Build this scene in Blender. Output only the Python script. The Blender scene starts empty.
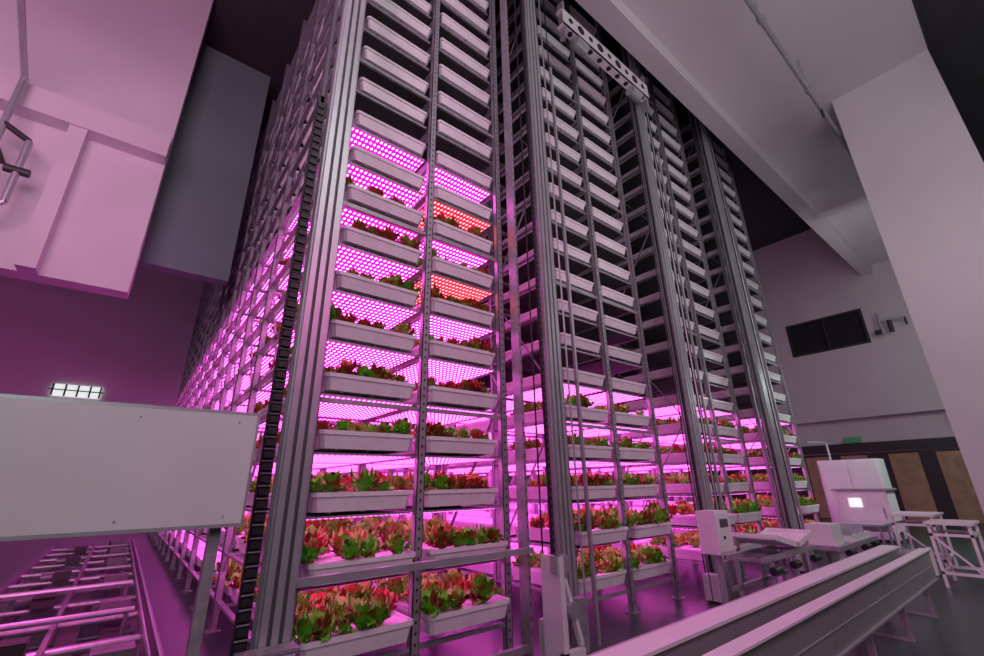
import bpy, math, random
from mathutils import Vector, Matrix
random.seed(7)
sc = bpy.context.scene
sc.view_settings.view_transform = 'Standard'

# ------------------------------------------------------------ materials
def mat(name, col, rough=0.5, metal=0.0, noise=0.0, nscale=6.0, bump=0.0, emis=None, es=0.0):
    m = bpy.data.materials.new(name); m.use_nodes = True
    nt = m.node_tree; b = nt.nodes['Principled BSDF']
    b.inputs['Roughness'].default_value = rough
    b.inputs['Metallic'].default_value = metal
    b.inputs['Base Color'].default_value = (*col, 1)
    if noise > 0:
        tc = nt.nodes.new('ShaderNodeTexCoord')
        n = nt.nodes.new('ShaderNodeTexNoise'); n.inputs['Scale'].default_value = nscale
        n.inputs['Detail'].default_value = 4
        nt.links.new(tc.outputs['Object'], n.inputs['Vector'])
        r = nt.nodes.new('ShaderNodeValToRGB')
        r.color_ramp.elements[0].position = 0.3; r.color_ramp.elements[1].position = 0.7
        r.color_ramp.elements[0].color = (*[c * (1 - noise) for c in col], 1)
        r.color_ramp.elements[1].color = (*[min(1, c * (1 + noise * 0.4)) for c in col], 1)
        nt.links.new(n.outputs['Fac'], r.inputs['Fac'])
        nt.links.new(r.outputs['Color'], b.inputs['Base Color'])
    if emis:
        b.inputs['Emission Color'].default_value = (*emis, 1)
        b.inputs['Emission Strength'].default_value = es
    return m

def led_mat(name, basec, dotc, sb, sd):
    m = bpy.data.materials.new(name); m.use_nodes = True
    nt = m.node_tree; nt.nodes.clear(); N = nt.nodes.new; L = nt.links.new
    tc = N('ShaderNodeTexCoord'); sp = N('ShaderNodeSeparateXYZ'); L(tc.outputs['Object'], sp.inputs[0])
    def fr(sock, s):
        a = N('ShaderNodeMath'); a.operation = 'MULTIPLY'; a.inputs[1].default_value = s; L(sock, a.inputs[0])
        b = N('ShaderNodeMath'); b.operation = 'FRACT'; L(a.outputs[0], b.inputs[0])
        c = N('ShaderNodeMath'); c.operation = 'SUBTRACT'; c.inputs[1].default_value = .5; L(b.outputs[0], c.inputs[0])
        d = N('ShaderNodeMath'); d.operation = 'MULTIPLY'; L(c.outputs[0], d.inputs[0]); L(c.outputs[0], d.inputs[1])
        return d.outputs[0]
    s = N('ShaderNodeMath'); s.operation = 'ADD'; L(fr(sp.outputs['X'], 1/.052), s.inputs[0]); L(fr(sp.outputs['Y'], 1/.085), s.inputs[1])
    lt = N('ShaderNodeMath'); lt.operation = 'LESS_THAN'; lt.inputs[1].default_value = .085; L(s.outputs[0], lt.inputs[0])
    mx = N('ShaderNodeMix'); mx.data_type = 'RGBA'
    mx.inputs[6].default_value = (*[c * sb for c in basec], 1); mx.inputs[7].default_value = (*[c * sd for c in dotc], 1)
    L(lt.outputs[0], mx.inputs[0])
    e = N('ShaderNodeEmission'); L(mx.outputs[2], e.inputs['Color']); o = N('ShaderNodeOutputMaterial'); L(e.outputs[0], o.inputs[0])
    return m

def leaf_mat(name, c0, c1, c2):
    m = bpy.data.materials.new(name); m.use_nodes = True
    nt = m.node_tree; b = nt.nodes['Principled BSDF']; b.inputs['Roughness'].default_value = .55
    tc = nt.nodes.new('ShaderNodeTexCoord'); n = nt.nodes.new('ShaderNodeTexNoise'); n.inputs['Scale'].default_value = 8
    n.inputs['Detail'].default_value = 4
    nt.links.new(tc.outputs['Object'], n.inputs['Vector'])
    r = nt.nodes.new('ShaderNodeValToRGB'); e = r.color_ramp.elements
    e[0].position = .42; e[0].color = (*c0, 1)
    e[1].position = .60; e[1].color = (*c2, 1)
    x = e.new(.51); x.color = (*c1, 1)
    nt.links.new(n.outputs['Fac'], r.inputs['Fac']); nt.links.new(r.outputs['Color'], b.inputs['Base Color'])
    return m

M_white = mat('white_plastic', (.82, .80, .82), .35, 0, .08, 8)
M_soil = mat('planting_board', (.75, .72, .74), .6, 0, .2, 20)
M_steel = mat('galvanised_steel', (.42, .42, .45), .45, .45, .25, 14)
M_dsteel = mat('painted_track_steel', (.20, .19, .21), .45, .3, .3, 9)
M_alu = mat('aluminium_extrusion', (.48, .53, .53), .38, .5, .1, 5)
M_groove = mat('extrusion_groove', (.11, .115, .12), .5, .3)
M_dark = mat('dark_slot', (.015, .015, .018), .6)
M_off = mat('unlit_led_panel', (.05, .045, .05), .5, 0, .3, 10)
M_black = mat('black_rubber', (.02, .02, .023), .5, 0, .3, 12)
M_leaf = leaf_mat('lettuce_leaf_green', (.16, .72, .03), (.24, .60, .04), (.36, .10, .02))
M_leafr = leaf_mat('lettuce_leaf_red', (.50, .07, .03), (.34, .05, .02), (.30, .40, .03))
M_led = led_mat('led_grow_panel', (1, .006, .52), (1, .13, .80), 1.4, 10.5)
M_ledr = led_mat('led_grow_panel_warm', (1, .02, .10), (1, .16, .16), .9, 5.0)
M_wall = mat('painted_wall', (.62, .58, .61), .8, 0, .07, .6)
M_wallpk = mat('painted_wall_left', (.74, .70, .73), .8, 0, .10, .45)
M_wallgr = mat('grey_green_wall', (.17, .25, .24), .8, 0, .1, .6)
M_ceil = mat('ceiling_paint', (.66, .62, .65), .8, 0, .06, .5)
M_recess = mat('dark_ceiling', (.05, .05, .055), .9, 0, .2, 1)
M_floor = mat('epoxy_floor', (.040, .078, .068), .3, 0, .2, 1.2)
M_line = mat('floor_line_paint', (.55, .55, .55), .6)
M_door = mat('door_wood', (.48, .32, .19), .5, 0, .25, 3)
M_frame = mat('dark_frame', (.04, .035, .035), .5)
M_glass = mat('dark_window_glass', (.03, .032, .035), .12)
M_panel = mat('cover_panel', (.74, .78, .76), .45, 0, .05, 2)
M_convside = mat('conveyor_side_panel', (.26, .30, .28), .4, .2, .1, 3)
M_lit = mat('lit_window', (.8, .8, .8), .5, emis=(.85, 1, .92), es=.8)
M_green = mat('exit_sign_green', (.05, .25, .10), .5, emis=(.2, .8, .4), es=.05)

# ------------------------------------------------------------ mesh builder
class MB:
    def __init__(s): s.v = []; s.f = []; s.m = []; s.mats = []
    def mi(s, m):
        if m not in s.mats: s.mats.append(m)
        return s.mats.index(m)
    def quad(s, pts, m):
        b = len(s.v); s.v += [tuple(p) for p in pts]; s.f.append(tuple(range(b, b + len(pts)))); s.m.append(s.mi(m))
    def box(s, x0, x1, y0, y1, z0, z1, m, R=None, c=None):
        b = len(s.v)
        P = [(x0, y0, z0), (x1, y0, z0), (x1, y1, z0), (x0, y1, z0), (x0, y0, z1), (x1, y0, z1), (x1, y1, z1), (x0, y1, z1)]
        if R is not None:
            P = [tuple(R @ Vector(p) + Vector(c)) for p in P]
        s.v += P; k = s.mi(m)
        for q in [(0, 3, 2, 1), (4, 5, 6, 7), (0, 1, 5, 4), (1, 2, 6, 5), (2, 3, 7, 6), (3, 0, 4, 7)]:
            s.f.append(tuple(b + i for i in q)); s.m.append(k)
    def beam(s, p0, p1, w, h, m):
        p0 = Vector(p0); p1 = Vector(p1); d = p1 - p0; L = d.length
        R = d.to_track_quat('Z', 'Y').to_matrix()
        s.box(-w/2, w/2, -h/2, h/2, 0, L, m, R, p0)
    def cyl(s, p0, p1, r, m, n=10):
        p0 = Vector(p0); p1 = Vector(p1); d = p1 - p0; R = d.to_track_quat('Z', 'Y').to_matrix()
        b = len(s.v); k = s.mi(m)
        for z in (0, d.length):
            for i in range(n):
                a = 2 * math.pi * i / n
                s.v.append(tuple(R @ Vector((r * math.cos(a), r * math.sin(a), z)) + p0))
        for i in range(n):
            j = (i + 1) % n; s.f.append((b + i, b + j, b + n + j, b + n + i)); s.m.append(k)
        s.f.append(tuple(b + i for i in reversed(range(n)))); s.m.append(k)
        s.f.append(tuple(b + n + i for i in range(n))); s.m.append(k)
    def loft(s, cx, cy, z, rings, m, mtop, ch=.03):
        b = len(s.v); k = s.mi(m)
        for hx, hy, dz in rings:
            for px, py in [(-hx + ch, -hy), (hx - ch, -hy), (hx, -hy + ch), (hx, hy - ch), (hx - ch, hy), (-hx + ch, hy), (-hx, hy - ch), (-hx, -hy + ch)]:
                s.v.append((cx + px, cy + py, z + dz))
        for r in range(len(rings) - 1):
            for i in range(8):
                j = (i + 1) % 8
                s.f.append((b + r*8 + i, b + r*8 + j, b + r*8 + 8 + j, b + r*8 + 8 + i)); s.m.append(k)
        s.f.append(tuple(b + i for i in reversed(range(8)))); s.m.append(k)
        e = b + (len(rings) - 1) * 8
        s.f.append(tuple(e + i for i in range(8))); s.m.append(s.mi(mtop))
    def build(s, name, parent=None, smooth=False):
        me = bpy.data.meshes.new(name); me.from_pydata(s.v, [], s.f)
        for m in s.mats: me.materials.append(m)
        me.polygons.foreach_set('material_index', s.m)
        if smooth: me.polygons.foreach_set('use_smooth', [True] * len(s.f))
        me.update(); o = bpy.data.objects.new(name, me); sc.collection.objects.link(o)
        if parent: o.parent = parent
        return o
def empty(name):
    e = bpy.data.objects.new(name, None); sc.collection.objects.link(e); e.empty_display_size = .2; return e

# ------------------------------------------------------------ lettuce
def make_plant(rng, size=.135):
    vs = []; fs = []
    nl = 14
    for i in range(nl):
        a = i * 2.4 + rng.uniform(-.3, .3)
        tilt = .15 + 1.0 * (1 - i / nl) + rng.uniform(-.1, .1)
        Ln = size * rng.uniform(.75, 1.3); W = Ln * rng.uniform(.30, .44)
        b = len(vs); NU, NV = 4, 5
        ph = rng.uniform(0, 6)
        for u in range(NU + 1):
            t = u / NU
            r = Ln * (math.sin(tilt) * t + .12 * t * t); z = Ln * (math.cos(tilt) * t * 1.35 - .30 * t * t)
            w = W * (math.sin(math.pi * min(1, .12 + t * .66)) ** .8)
            for v in range(NV):
                q = (v / (NV - 1) - .5) * 2
                ruf = .26 * Ln * abs(q) * t * math.sin(ph + v * 2.6 + u * 2.6)
                x = r - abs(q) * .1 * Ln * t; y = q * w; zz = z + ruf + .10 * Ln * q * q
                vs.append((x * math.cos(a) - y * math.sin(a), x * math.sin(a) + y * math.cos(a), max(zz, -.0)))
        for u in range(NU):
            for v in range(NV - 1):
                p = b + u * NV + v; fs.append((p, p + 1, p + NV + 1, p + NV))
    return vs, fs
rng = random.Random(3)
PL = [make_plant(rng) for _ in range(6)]
def add_plant(mb, x, y, z, s, red):
    vs, fs = random.choice(PL); b = len(mb.v); a = random.uniform(0, 6.28); c, d = math.cos(a) * s, math.sin(a) * s
    mb.v += [(x + p[0] * c - p[1] * d, y + p[0] * d + p[1] * c, z + p[2] * s) for p in vs]
    m = M_leafr if random.random() < red else M_leaf
    mb.f += [tuple(b + i for i in f) for f in fs]; mb.m += [mb.mi(m)] * len(fs)

# ------------------------------------------------------------ grow racks
S, PER, BAY, Y0, PITCH, Z0 = 1.19, 3.25, 1.10, 4.0, .527, .35
NT = 22; TOP = 12.1; DEP = 1.45
def rack(k, ny, lit):
    root = empty('vertical_grow_rack')
    xs = [S + PER * k + BAY * i for i in range(3)]
    fr = MB(); tr = MB(); le = MB(); pl = MB()
    for xi, x in enumerate(xs):
        for j in range(ny + 1):
            y = Y0 + j * DEP
            fr.box(x - .042, x + .042, y, y + .008, 0, TOP, M_steel)
            fr.box(x - .042, x - .034, y, y + .07, 0, TOP, M_steel)
            fr.box(x + .034, x + .042, y, y + .07, 0, TOP, M_steel)
            fr.box(x - .08, x + .08, y - .04, y + .11, 0, .012, M_steel)
            if j == 0:
                z = .1
                while z < TOP:
                    fr.quad([(x - .01, y - .0015, z), (x + .01, y - .0015, z), (x + .01, y - .0015, z + .025), (x - .01, y - .0015, z + .025)], M_dark)
                    z += .085
            if xi == 0 and k == 0:
                z = .1
                while z < TOP and j < 6:
                    fr.quad([(x - .0435, y + .05, z), (x - .0435, y + .025, z), (x - .0435, y + .025, z + .03), (x - .0435, y + .05, z + .03)], M_dark)
                    z += .085
        for t in range(NT):
            z = Z0 + PITCH * t
            fr.box(x - .03, x + .03, Y0 + .05, Y0 + ny * DEP, z - .04, z - .015, M_steel)
        if xi in (0, 2):
            for j in range(ny):
                z = .6; q = 0
                while z < TOP - 2.2:
                    a, b = (j, j + 1) if q % 2 else (j + 1, j)
                    fr.beam((x, Y0 + a * DEP + .03, z), (x, Y0 + b * DEP + .03, z + 2.06), .03, .012, M_steel)
                    z += 2.06; q += 1
    for t in range(0, NT, 4):
        z = Z0 + PITCH * t - .08
        for j in range(ny + 1):
            fr.box(xs[0], xs[2], Y0 + j * DEP + .03, Y0 + j * DEP + .06, z - .04, z, M_steel)
    for bay in range(2):
        cx = xs[bay] + BAY / 2
        for t in range(NT):
            z = Z0 + PITCH * t
            for j in range(ny):
                cy = Y0 + j * DEP + DEP / 2 - .02
                off = (-.16 if t < 2 and j == 0 else -.03 if j == 0 else 0) + random.uniform(-.015, .015)
                if k > 0 and t < 1 and j == 0: off = -.05
                hx, hy = .475, .66
                tr.loft(cx, cy + off, z, [(hx - .035, hy - .035, 0), (hx - .012, hy - .012, .12), (hx, hy, .122), (hx, hy, .16), (hx - .02, hy - .02, .16), (hx - .025, hy - .025, .14)], M_white, M_soil)
                if j == 0:
                    for q in (-.3, 0, .3):
                        tr.box(cx + q - .012, cx + q + .012, cy + off - hy + .05, cy + off + hy - .05, z - .013, z + .002, M_steel)
                zl = z + PITCH - .055
                if t >= lit and t < NT - 1:
                    le.box(cx - .47, cx + .47, cy - hy + .04, cy + hy, zl, zl + .02, M_off)
                    if j == 0:
                        le.box(cx - .48, cx + .48, cy - hy + .02, cy - hy + .04, zl - .004, zl + .022, M_steel)
                if t < lit:
                    m = M_ledr if (k == 0 and bay == 1 and j == 0 and t in (6, 8)) else M_led
                    le.quad([(cx - .47, cy - hy + .04, zl), (cx - .47, cy + hy, zl), (cx + .47, cy + hy, zl), (cx + .47, cy - hy + .04, zl)], m)
                    le.box(cx - .485, cx + .485, cy - hy + .03, cy + hy + .01, zl + .004, zl + .022, M_steel)
                    if j < (3 if k == 0 else 1):
                        if t >= 9: continue
                        s0 = 1.2 if t < 2 else 1.05
                        red = .12 if t < 2 else (.35 if t < 5 else .65)
                        n = 6 if j == 0 else 4
                        for a in range(n):
                            for b in range(4 if j == 0 else 3):
                                if random.random() < .13: continue
                                px = cx - .39 + .78 * a / (n - 1) + random.uniform(-.03, .03) + (.03 if b % 2 else -.03)
                                py = cy + off - .54 + (b * .34 if j == 0 else b * .42) + random.uniform(-.02, .02)
                                add_plant(pl, px, py, z + .135, s0 * random.uniform(.6, 1.15), red)
    fr.build('frame', root); tr.build('trays', root); le.build('led_panels', root); pl.build('lettuce', root, True)
rack(0, 14, 10)
for k in (1, 2, 3): rack(k, 5, 5)

# ------------------------------------------------------------ lift masts
def mast(k):
    x = (.885 if k == 0 else .78 + PER * k - .26)
    y = 3.55; W = .19
    root = empty('lift_mast')
    b = MB()
    b.box(x, x + W, y + .03, y + .18, .0, 12.3, M_alu)
    for q, w in ((0, .045), (.0725, .045), (.145, .045)):
        b.box(x + q, x + q + w, y, y + .03, 0, 12.3, M_alu)
    for q in (.047, .1195):
        b.box(x + q, x + q + .025, y + .024, y + .0295, 0, 12.3, M_groove)
    b.box(x - .015, x, y + .04, y + .07, 0, 12.3, M_alu); b.box(x - .015, x, y + .13, y + .16, 0, 12.3, M_alu)
    b.build('extrusion', root)
    c = MB()
    if k == 0:
        cx = x - .13; zt = 5.2
        c.box(cx - .012, cx + .075, y + .06, y + .1, .15, zt + .1, M_black)
        z = .2
        while z < zt:
            c.box(cx, cx + .063, y + .035, y + .06, z, z + .045, M_black)
            c.cyl((cx - .008, y + .045, z + .06), (cx + .07, y + .045, z + .06), .008, M_groove, 6)
            z += .085
        c.box(cx + .02, cx + .05, y + .06, y + .09, zt, 12.2, M_groove)
    else:
        c.box(x - .1, x - .055, y + .05, y + .08, .15, 12.2, M_black)
        z = .2
        while z < 6:
            c.box(x - .095, x - .06, y + .04, y + .05, z, z + .04, M_groove); z += .085
    c.build('chain', root)
    d = MB()
    d.box(x - .2, x + .2, y - .08, y + .15, 0, .03, M_steel)
    if k == 0:
        d.box(x - .12, x + .19, y - .14, y - .02, .03, .62, M_panel)
        d.box(x - .14, x + .21, y - .16, y - .01, .62, .64, M_steel)
    else:
        d.box(x - .3, x - .1, y - .1, y + .1, .03, .35, M_panel)
        d.box(x + .02, x + .17, y - .12, y - .02, .03, .5, M_steel)
    for q in (-.15, .17):
        d.cyl((x + q, y - .05, .03), (x + q, y - .05, .06), .018, M_steel, 6)
    d.build('base', root)
    if k:
        e = MB()
        for q, r, w in ((-.20, .1, .010), (.30, .0, .012), (.36, .05, .01), (.55, .1, .010), (-.30, .0, .007)):
            e.cyl((x + q, y + r, 0.02), (x + q, y + r, 12.2), w, M_black if w < .012 else M_alu, 6)
        e.build('cables', root)
        g = MB()
        g.box(x + .44, x + .475, y - .02, y + .015, 0, 8.2, M_alu)
        g.box(x + .25, x + .28, y + .1, y + .2, 0, 12.2, M_groove)
        g.build('guide_posts', root)
for k in range(4): mast(k)
b = MB()
b.box(1.105, 1.14, 3.72, 3.86, 0, 12.2, M_alu); b.box(3.42, 3.455, 3.72, 3.86, 0, 12.2, M_steel)
b.box(1.105, 3.455, 3.66, 3.72, .93, .985, M_alu)
b.box(1.105, 3.455, 3.74, 3.80, .06, .12, M_steel)
z = .2
while z < 12:
    b.box(3.43, 3.445, 3.718, 3.7195, z, z + .04, M_groove); z += .12
b.build('guard_frame')

b = MB()
b.box(4.45, 7.1, 3.34, 3.36, 9.25, 9.65, M_white); b.box(4.45, 7.1, 3.34, 3.5, 9.25, 9.28, M_white); b.box(4.45, 7.1, 3.34, 3.5, 9.62, 9.65, M_white)
for i in range(9):
    x = 4.65 + i * .28
    b.cyl((x, 3.33, 9.45), (x, 3.339, 9.45), .09 if i % 2 else .055, M_dark, 14)
    b.cyl((x + .05, 3.42, 9.24), (x + .05, 3.42, 9.249), .05, M_dark, 12)
for x in (4.5, 7.05): b.box(x, x + .05, 3.37, 3.5, 9.0, 9.9, M_steel)
b.cyl((4.8, 3.42, 9.15), (5.1, 3.42, 9.15), .11, M_alu, 16); b.cyl((6.5, 3.42, 9.15), (6.8, 3.42, 9.15), .11, M_alu, 16)
b.build('hoist_crosshead')

# ------------------------------------------------------------ left cover panel
b = MB()
b.box(-4.5, .60, 3.2, 3.24, 1.41, 2.05, M_panel)
b.box(-4.5, .60, 3.2, 3.30, 2.05, 2.07, M_alu); b.box(-4.5, .60, 3.2, 3.30, 1.39, 1.41, M_alu)
b.box(.60, .615, 3.2, 3.34, 1.39, 2.07, M_alu)
for x in (-3, -2, -1, 0, .5):
    for z in (1.45, 2.0): b.cyl((x, 3.195, z), (x, 3.2, z), .006, M_steel, 8)
b.box(.46, .52, 3.3, 3.36, 0, 1.5, M_steel); b.box(-3.6, -3.52, 3.3, 3.38, 0, 1.5, M_steel)
b.build('transfer_unit_cover')

# ------------------------------------------------------------ lower-left conveyor track
b = MB()
for x, w in ((-.95, .05), (-.25, .035), (.36, .07)):
    b.box(x, x + w, 3.5, 14, .42, .52, M_dsteel)
b.box(.375, .415, 3.5, 14, .521, .55, M_dark); b.box(.50, .53, 3.5, 14, .30, .36, M_steel)
b.box(.36, .372, 3.5, 14, .52, .56, M_alu); b.box(.418, .43, 3.5, 14, .52, .56, M_alu)
b.box(-.19, -.05, 3.5, 14, .36, .40, M_frame); b.box(.1, .25, 3.5, 14, .30, .33, M_frame)
b.box(-.7, -.6, 3.5, 14, .33, .39, M_frame)
y = 4.2; i = 0
while y < 13.9:
    b.cyl((-.9, y, .46), (.37, y, .46), .028, M_steel, 10)
    b.box(-.9, .37, y + .22, y + .27, .40, .44, M_dsteel)
    b.cyl((-.9, y + .08, .30), (.37, y + .08, .30), .018, M_dsteel, 8)
    for x in (-.94, .38): b.box(x, x + .045, y, y + .05, 0, .42, M_dsteel)
    if i % 2: b.box(-.5, -.32, y - .1, y + .1, .48, .58, M_frame); b.cyl((-.5, y, .53), (-.62, y, .53), .05, M_dsteel, 12)
    else: b.box(.05, .3, y + .3, y + .5, .40, .55, M_dsteel); b.cyl((.0, y + .4, .48), (.05, y + .4, .48), .06, M_frame, 12); b.cyl((.17, y + .5, .5), (.0, y + .8, .32), .014, M_black, 6)
    y += .95; i += 1
b.cyl((-.93, 5.6, .6), (.30, 5.6, .6), .026, M_alu, 10); b.cyl((-.93, 6.9, .64), (.30, 6.9, .64), .026, M_alu, 10)
for yy in (5.6, 6.9):
    for x in (-.88, .25): b.cyl((x, yy, 0), (x, yy, .62), .02, M_dsteel, 8)
b.build('conveyor_track')
b = MB()
ox, oy = 2.3, .5
def BX(x0, x1, y0, y1, z0, z1, m): b.box(x0 + ox, x1 + ox, y0 + oy, y1 + oy, z0, z1, m)
BX(-4.2, -3.3, 5.6, 6.4, .0, .12, M_steel); BX(-4.1, -3.4, 5.7, 6.3, .12, .8, M_frame)
BX(-4.15, -3.3, 5.65, 6.35, .8, .85, M_steel)
b.cyl((-4.0 + ox, 6 + oy, 1.0), (-3.45 + ox, 6 + oy, 1.0), .13, M_dsteel, 18); b.cyl((-3.45 + ox, 6 + oy, 1.0), (-3.35 + ox, 6 + oy, 1.0), .16, M_frame, 18)
BX(-3.9, -3.45, 5.9, 6.1, .85, .92, M_steel)
BX(-3.42, -3.32, 5.62, 5.7, .85, 1.25, M_panel)
for i in range(6):
    b.cyl((-4.05 + ox + i * .11, 5.69 + oy, .2), (-4.0 + ox + i * .12, 5.69 + oy, .8), .014, M_steel, 6)
b.cyl((-3.35 + ox, 5.6 + oy, .9), (-3.33 + ox, 5.5 + oy, .4), .02, M_black, 6); b.cyl((-3.33 + ox, 5.5 + oy, .4), (-3.35 + ox, 5.2 + oy, .0), .02, M_black, 6)
b.build('drive_motor_unit')

# ------------------------------------------------------------ right conveyor
b = MB()
X0, X1 = 1.2, 8.45
b.box(X0, X1, 1.42, 1.46, .38, .70, M_convside); b.box(X0, X1, 1.39, 1.50, .70, .715, M_panel)
b.box(X0, X1, 1.40, 1.48, .365, .38, M_alu)
b.box(X0, X1, 1.72, 1.76, .52, .70, M_convside); b.box(X0, X1, 1.70, 1.88, .70, .72, M_panel); b.box(X0, X1, 1.88, 1.90, .60, .72, M_alu)
b.box(X0, X1, 1.46, 1.72, .56, .58, M_black)
b.box(X0, X1, 1.60, 1.64, .581, .60, M_steel)
b.box(X0, X1, 1.95, 2.01, .38, .46, M_alu)
x = X0 + .3
while x < X1:
    for y in (1.47, 1.95): b.box(x, x + .05, y, y + .05, 0, .42, M_steel)
    b.box(x, x + .05, 1.47, 2.0, .36, .40, M_steel)
    b.box(x - .02, x + .07, 1.46, 2.02, 0, .012, M_steel)
    x += 1.3
b.box(X0, X1, 1.414, 1.42, .52, .53, M_alu)
for x in [X0 + i * 1.6 for i in range(5)]:
    b.box(x, x + .006, 1.414, 1.42, .39, .69, M_steel)
b.cyl((X1, 1.44, .62), (X1, 1.78, .62), .07, M_steel, 16)
b.box(X1, X1 + .12, 1.40, 1.43, .40, .72, M_panel)
b.build('belt_conveyor')

# ------------------------------------------------------------ transfer carriage
r = empty('tray_transfer_carriage'); b = MB()
b.box(6.15, 6.55, 3.05, 3.30, .70, 1.22, M_white); b.box(6.17, 6.53, 3.035, 3.05, .73, 1.19, M_white)
b.box(6.24, 6.46, 3.03, 3.034, 1.02, 1.12, M_groove)
b.cyl((6.3, 3.02, .9), (6.3, 3.035, .9), .02, M_black, 10)
b.box(6.3, 6.36, 3.15, 3.21, 0, .7, M_alu); b.box(6.2, 6.46, 3.1, 3.26, 0, .02, M_steel)
b.build('control_box', r)
b = MB()
Ra = Matrix.Rotation(math.radians(12), 3, 'Y'); Rb = Matrix.Rotation(math.radians(-10), 3, 'Y')
for R, c in ((Ra, (7.35, 3.0, .76)), (Rb, (8.1, 3.0, .74))):
    b.box(-.32, .32, -.3, .3, 0, .02, M_white, R, c)
    b.box(-.32, .32, -.32, -.3, 0, .07, M_white, R, c); b.box(-.32, .32, .3, .32, 0, .07, M_white, R, c)
    b.box(-.32, -.30, -.3, .3, 0, .07, M_white, R, c); b.box(.3, .32, -.3, .3, 0, .07, M_white, R, c)
for x in (6.9, 7.7, 8.4):
    for y in (2.75, 3.2): b.box(x, x + .05, y, y + .05, 0, .6, M_alu)
for y in (2.75, 3.2):
    b.box(6.7, 8.6, y, y + .05, .58, .64, M_alu); b.box(6.7, 8.6, y, y + .05, .2, .25, M_steel)
for x in (6.7, 7.2, 7.7, 8.2, 8.55): b.box(x, x + .05, 2.8, 3.2, .58, .62, M_steel)
for x in (6.8, 7.5, 8.3): b.cyl((x, 2.72, .48), (x + .2, 2.72, .48), .05, M_black, 12)
b.build('table', r)
b = MB()
b.box(3.34, 3.40, 3.2, 3.45, .05, .95, M_panel); b.box(3.34, 3.62, 3.2, 3.26, .05, .18, M_panel); b.box(3.32, 3.5, 3.22, 3.3, .8, .95, M_alu)
b.beam((3.42, 3.23, .75), (3.60, 3.23, .2), .05, .04, M_panel); b.box(3.0, 3.7, 3.15, 3.32, 0, .05, M_steel)
b.cyl((3.48, 3.17, .5), (3.48, 3.28, .5), .07, M_alu, 16)
b.build('tray_pusher')
r = empty('tray_transfer_carriage'); b = MB()
b.box(9.6, 11.9, 2.7, 3.3, .45, .52, M_steel); b.box(9.7, 10.2, 2.8, 3.2, .52, .85, M_panel); b.box(10.5, 11.7, 2.75, 3.25, .52, .62, M_white)
for x in (9.65, 10.7, 11.8):
    for y in (2.72, 3.22): b.box(x, x + .05, y, y + .05, 0, .45, M_alu)
for x in (9.9, 10.9, 11.5): b.cyl((x, 2.69, .40), (x + .25, 2.69, .40), .06, M_black, 12)
for x in (10.5, 10.9, 11.3): b.box(x, x + .04, 2.75, 3.25, .62, .75, M_alu)
b.build('table', r)

# ------------------------------------------------------------ cabinets
b = MB()
b.box(13.9, 14.7, 2.75, 3.75, .42, 1.32, M_white); b.box(13.88, 13.9, 2.8, 3.7, .47, 1.27, M_white)
b.box(13.86, 13.88, 3.25, 3.5, .95, 1.15, M_lit); b.box(13.86, 13.88, 2.9, 3.15, .95, 1.15, M_panel)
b.box(13.85, 13.88, 2.86, 2.88, .7, .95, M_steel); b.box(13.84, 14.75, 2.7, 3.8, 1.32, 1.36, M_steel)
for x in (13.95, 14.6):
    for y in (2.8, 3.65): b.box(x, x + .06, y, y + .06, 0, .42, M_steel)
b.box(13.0, 13.85, 2.8, 3.6, .60, .64, M_alu)
for x in (13.05, 13.7):
    for y in (2.85, 3.5): b.box(x, x + .04, y, y + .04, 0, .6, M_alu)
b.build('harvest_machine')
b = MB()
b.box(15.8, 16.5, 3.1, 4.5, .08, 2.1, M_panel); b.box(15.78, 15.8, 3.15, 3.78, .14, 2.04, M_panel); b.box(15.78, 15.8, 3.82, 4.45, .14, 2.04, M_panel)
b.box(15.76, 15.78, 3.70, 3.73, 1.0, 1.25, M_frame); b.box(15.76, 15.78, 3.87, 3.9, 1.0, 1.25, M_frame)
b.box(15.82, 16.48, 3.12, 4.48, 0, .08, M_frame)
b.cyl((16, 4.2, 2.1), (16, 4.2, 2.6), .03, M_alu, 8); b.cyl((16, 4.2, 2.6), (15, 4.4, 2.6), .03, M_alu, 8)
b.build('electrical_cabinet')

def table(x0, x1, y0, y1, h):
    b = MB(); b.box(x0 - .03, x1 + .03, y0 - .03, y1 + .03, h - .035, h, M_white)
    for x in (x0, x1 - .04):
        for y in (y0, y1 - .04): b.box(x, x + .04, y, y + .04, 0, h - .035, M_white)
    for y in (y0, y1 - .04): b.box(x0, x1, y, y + .04, .18, .22, M_white); b.box(x0, x1, y, y + .04, h - .2, h - .16, M_white)
    for x in (x0, x1 - .04): b.box(x, x + .04, y0, y1, .18, .22, M_white); b.box(x, x + .04, y0, y1, h - .2, h - .16, M_white)
    b.beam((x0 + .02, y0 + .02, .2), (x0 + .02, y1 - .02, h - .18), .03, .03, M_white)
    b.build('work_table')
table(10.2, 11.0, 1.14, 1.64, .92)
table(11.6, 12.6, 1.75, 2.35, .95)

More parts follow.
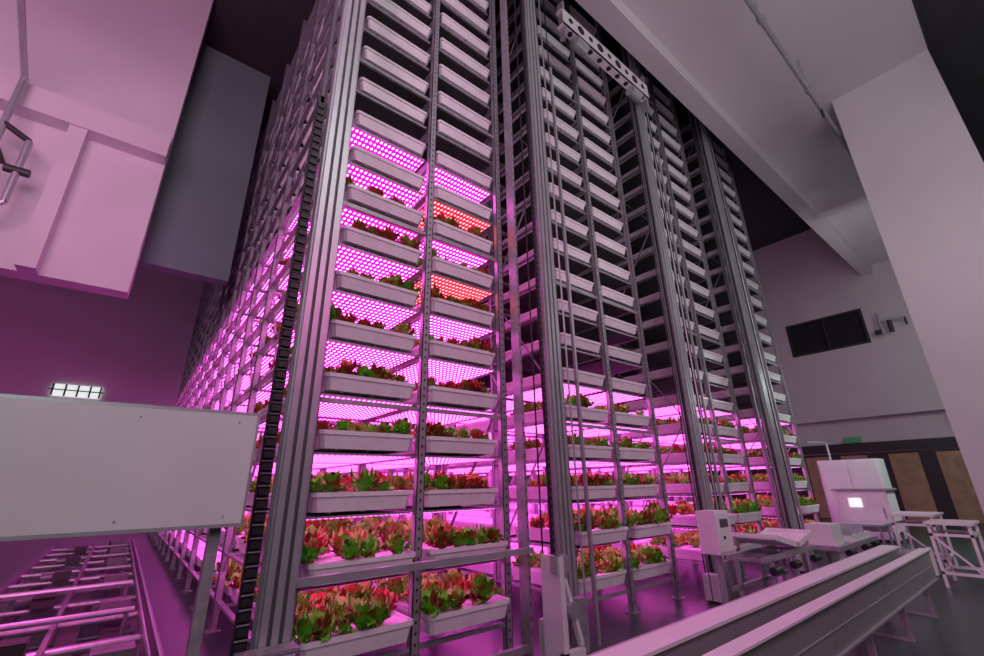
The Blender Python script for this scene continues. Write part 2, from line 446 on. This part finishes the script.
# ------------------------------------------------------------ room shell
def room(name, *boxes):
    b = MB()
    for x in boxes: b.box(*x)
    return b.build(name)
room('floor', (-9, 25, -5, 27, -.1, 0, M_floor))
room('floor_marking', (7.6, 14, .7, .76, .0005, .003, M_line), (7.6, 7.66, -2, .7, .0005, .003, M_line))
room('ceiling', (-9, 24, -.66, 2.9, 10.5, 10.7, M_ceil), (-9, 24, -4.5, -.66, 10.75, 10.9, M_recess), (-9, 24, -.70, -.66, 10.5, 10.75, M_recess))
room('ceiling_recess', (-9, 24, 3.4, 26, 13.2, 13.4, M_recess), (-9, 24, 3.3, 3.4, 10.7, 13.4, M_recess))
room('ceiling_beam', (-9, 24, 2.9, 3.3, 10.1, 10.9, M_ceil))
room('ceiling_beam', (16.5, 17, -.66, 2.9, 10.0, 10.5, M_ceil))
room('wall_right', (-9, 24, -4.6, -4.5, 0, 10.9, M_recess))
room('wall_end', (24, 24.2, -4.6, 3.7, 0, 13.4, M_wall), (24, 24.2, 6.7, 26, 0, 13.4, M_wall),
     (24, 24.2, 3.7, 6.7, 0, 7.1, M_wall), (24, 24.2, 3.7, 6.7, 8.7, 13.4, M_wall))
room('window_1', (24.15, 24.2, 3.7, 6.7, 7.1, 8.7, M_glass), (24.0, 24.14, 3.7, 3.8, 7.1, 8.7, M_frame), (24.0, 24.14, 6.6, 6.7, 7.1, 8.7, M_frame),
     (24.0, 24.14, 3.8, 6.6, 7.1, 7.2, M_frame), (24, 24.14, 3.8, 6.6, 8.6, 8.7, M_frame), (24.02, 24.14, 5.15, 5.22, 7.2, 8.6, M_frame))
room('trim_1', (23.7, 24, -4.5, 16, 4.0, 4.75, M_wall))
room('trim_2', (23.85, 24, -4.5, 16, 2.65, 3.0, M_frame))
for i, (y0, y1) in enumerate([(1.9, 3.0), (3.3, 4.4), (4.9, 6.0), (6.2, 7.3)]):
    b = MB(); m = M_door
    b.box(23.93, 24, y0, y1, 0, 2.6, M_frame); b.box(23.90, 23.93, y0 + .1, y1 - .1, .02, 2.5, m)
    b.box(23.89, 23.90, y0 + .25, y1 - .25, .3, 1.1, m); b.box(23.89, 23.90, y0 + .25, y1 - .25, 1.3, 2.3, m)
    b.cyl((23.86, y0 + .2, 1.1), (23.9, y0 + .2, 1.1), .03, M_alu, 10); b.build('door_%d' % (i + 1))
room('trim_3', (23.96, 24, -4.5, 1.9, 0, 2.6, M_frame), (23.96, 24, 7.3, 12, 0, 2.6, M_frame), (23.96, 24, 3.0, 3.3, 0, 2.6, M_frame), (23.96, 24, 4.4, 4.9, 0, 2.6, M_frame), (23.96, 24, 6.0, 6.2, 0, 2.6, M_frame))
room('exit_sign', (23.8, 23.849, 5.0, 5.6, 3.02, 3.25, M_green), (23.84, 24, 5.1, 5.5, 3.08, 3.2, M_frame))
b = MB(); b.cyl((23.4, 1.9, 3.9), (23.4, 1.9, 4.0), .12, M_white, 16); b.cyl((23.4, 1.9, 3.82), (23.4, 1.9, 3.9), .08, M_frame, 16); b.box(23.4, 23.7, 1.86, 1.94, 3.95, 4.05, M_white); b.build('security_camera')
b = MB()
b.cyl((23.7, 3.2, 7.8), (24, 3.2, 7.8), .05, M_steel); b.cyl((23.7, 3.2, 7.2), (23.7, 3.2, 8.2), .045, M_steel); b.cyl((23.7, 2.4, 7.8), (23.7, 3.2, 7.8), .04, M_steel)
b.cyl((23.7, 2.9, 7.3), (23.7, 2.9, 7.8), .08, M_frame); b.cyl((23.7, 2.4, 7.5), (23.7, 2.4, 7.8), .04, M_frame); b.cyl((23.7, 3.45, 7.4), (23.7, 3.2, 7.4), .1, M_frame); b.build('wall_pipe')
room('pillar', (12, 13.6, -.66, 1.12, 0, 10.5, M_wall))
b = MB(); b.cyl((4, 1.22, 9.6), (16.4, 1.22, 9.6), .045, M_steel, 12)
for x in (5, 7.5, 10, 15): b.cyl((x, 1.22, 9.6), (x, 1.22, 10.5), .012, M_steel, 6); b.cyl((x - .05, 1.22, 9.6), (x + .05, 1.22, 9.6), .07, M_steel, 12)
b.cyl((10.8, 1.22, 9.35), (10.8, 1.22, 9.6), .03, M_frame, 8); b.build('sprinkler_pipe')
room('wall_left', (-9.2, -9, -5, 26, 0, 13.4, M_wallpk))
room('wall_back', (-9, 24, 26, 26.2, 0, 13.4, M_wallpk))
room('wall_upper_left', (-9, -.65, 10, 10.4, 5.1, 13.2, M_wallpk))
room('wall_infill', (-1.6, .95, 10.8, 11.1, 6.1, 12.4, M_wallgr))
room('trim_4', (-9, -.65, 9.65, 10, 8.0, 8.5, M_wallpk))
room('trim_5', (-2.1, -1.85, 9.7, 10, 5.1, 8.0, M_wallpk))
room('window_2', (-3.2, -1.6, 25.9, 26, 5.5, 6.0, M_lit), (-3.3, -1.5, 25.85, 25.9, 5.74, 5.78, M_frame), *[(x, x + .06, 25.85, 25.9, 5.5, 6.0, M_frame) for x in (-3.2, -2.8, -2.4, -2.0, -1.66)])
b = MB()
b.cyl((-2.75, 9.4, 5.4), (-2.75, 9.4, 8.4), .05, M_alu, 10); b.cyl((-2.75, 9.4, 8.4), (-2.75, 7.0, 9.2), .05, M_alu, 10)
b.cyl((-2.75, 9.4, 7.4), (-2.4, 9.4, 7.2), .05, M_frame, 10); b.cyl((-2.4, 9.4, 7.2), (-2.4, 9.4, 6.0), .05, M_alu, 10); b.cyl((-2.75, 9.4, 7.0), (-2.75, 9.99, 7.0), .04, M_frame, 8)
b.cyl((-2.4, 9.4, 6.0), (-3.1, 9.4, 5.4), .05, M_alu, 10); b.cyl((-2.55, 9.4, 6.6), (-2.25, 9.4, 6.6), .07, M_frame, 10)
b.build('water_pipe')

# ------------------------------------------------------------ lights
def area(name, loc, target, sx, sy, power, col):
    l = bpy.data.lights.new(name, 'AREA'); l.shape = 'RECTANGLE'; l.size = sx; l.size_y = sy; l.energy = power; l.color = col
    o = bpy.data.objects.new(name, l); sc.collection.objects.link(o); o.location = loc
    o.rotation_euler = (Vector(target) - Vector(loc)).to_track_quat('-Z', 'Y').to_euler()
area('front_fill', (3, -3.5, 9.8), (6, 4, 3.5), 6, 1.5, 185, (1, .96, .98))  # added soft fill from behind the camera, ambient light on the racks
area('front_fill', (-2, -3, 4.5), (-1, 4, 1.5), 2, 2, 75, (.97, 1, 1))  # second added fill, brightens the left cover panel
area('hall_light', (6, -2.5, 5), (13, .5, 5.5), 3, 3, 105, (1, .97, .98))
area('hall_light', (15, -2.5, 8), (15, 3, 1), 6, 3, 160, (.92, 1, 1))
area('hall_light', (18, 1, 6.5), (22, 3, 8), 5, 4, 60, (1, .93, .98))
area('machine_light', (14.5, 1, 4.2), (14.5, 3.4, .5), 1, 1, 70, (.88, 1, .97))
area('rack_spill_fill', (7, .3, 4.2), (7.5, 1.2, 10), 8, 2, 38, (1, .78, .92))  # added pink fill aimed at the ceiling, stands in for LED spill
area('rack_spill_fill', (2.5, -1.5, 5), (6, 2.2, 0), 4, 2, 90, (1, .12, .60))  # added magenta fill over the conveyor, stands in for rack glow
area('left_pink_fill', (-3, 1.5, 6.5), (-2.8, 10, 10), 4, 3, 350, (1, .46, .78))  # added pink fill for the upper left wall, not a grow fixture
area('left_pink_fill', (-2, 14, 8), (-3, 25, 4), 4, 3, 50, (1, .52, .84))  # added pink fill for the far back wall
sl = bpy.data.lights.new('track_pink_fill', 'SPOT'); sl.energy = 170; sl.color = (1, .10, .62); sl.spot_size = 2.3; sl.spot_blend = .8; sl.shadow_soft_size = .08  # added pink glow over the conveyor track, no fixture modelled
so = bpy.data.objects.new('track_pink_fill', sl); sc.collection.objects.link(so); so.location = (-.5, 5.2, 2.3); so.rotation_euler = (math.radians(20), 0, 0)
w = bpy.data.worlds.new('world'); sc.world = w; w.use_nodes = True
w.node_tree.nodes['Background'].inputs[0].default_value = (.5, .42, .5, 1); w.node_tree.nodes['Background'].inputs[1].default_value = .06

# ------------------------------------------------------------ camera
cam = bpy.data.cameras.new('camera'); co = bpy.data.objects.new('camera', cam); sc.collection.objects.link(co)
cam.sensor_width = 36; cam.lens = 435 / 984 * 36; cam.clip_start = .05
R = Matrix(((.7849, -.1874, -.5907), (-.6188, -.2846, -.7321), (-.0312, .9402, -.3394)))
q = R.to_quaternion().normalized()
co.matrix_world = Matrix.Translation((0, 0, 1.6)) @ q.to_matrix().to_4x4() @ Matrix.Rotation(math.radians(.85), 4, 'Z')
sc.camera = co
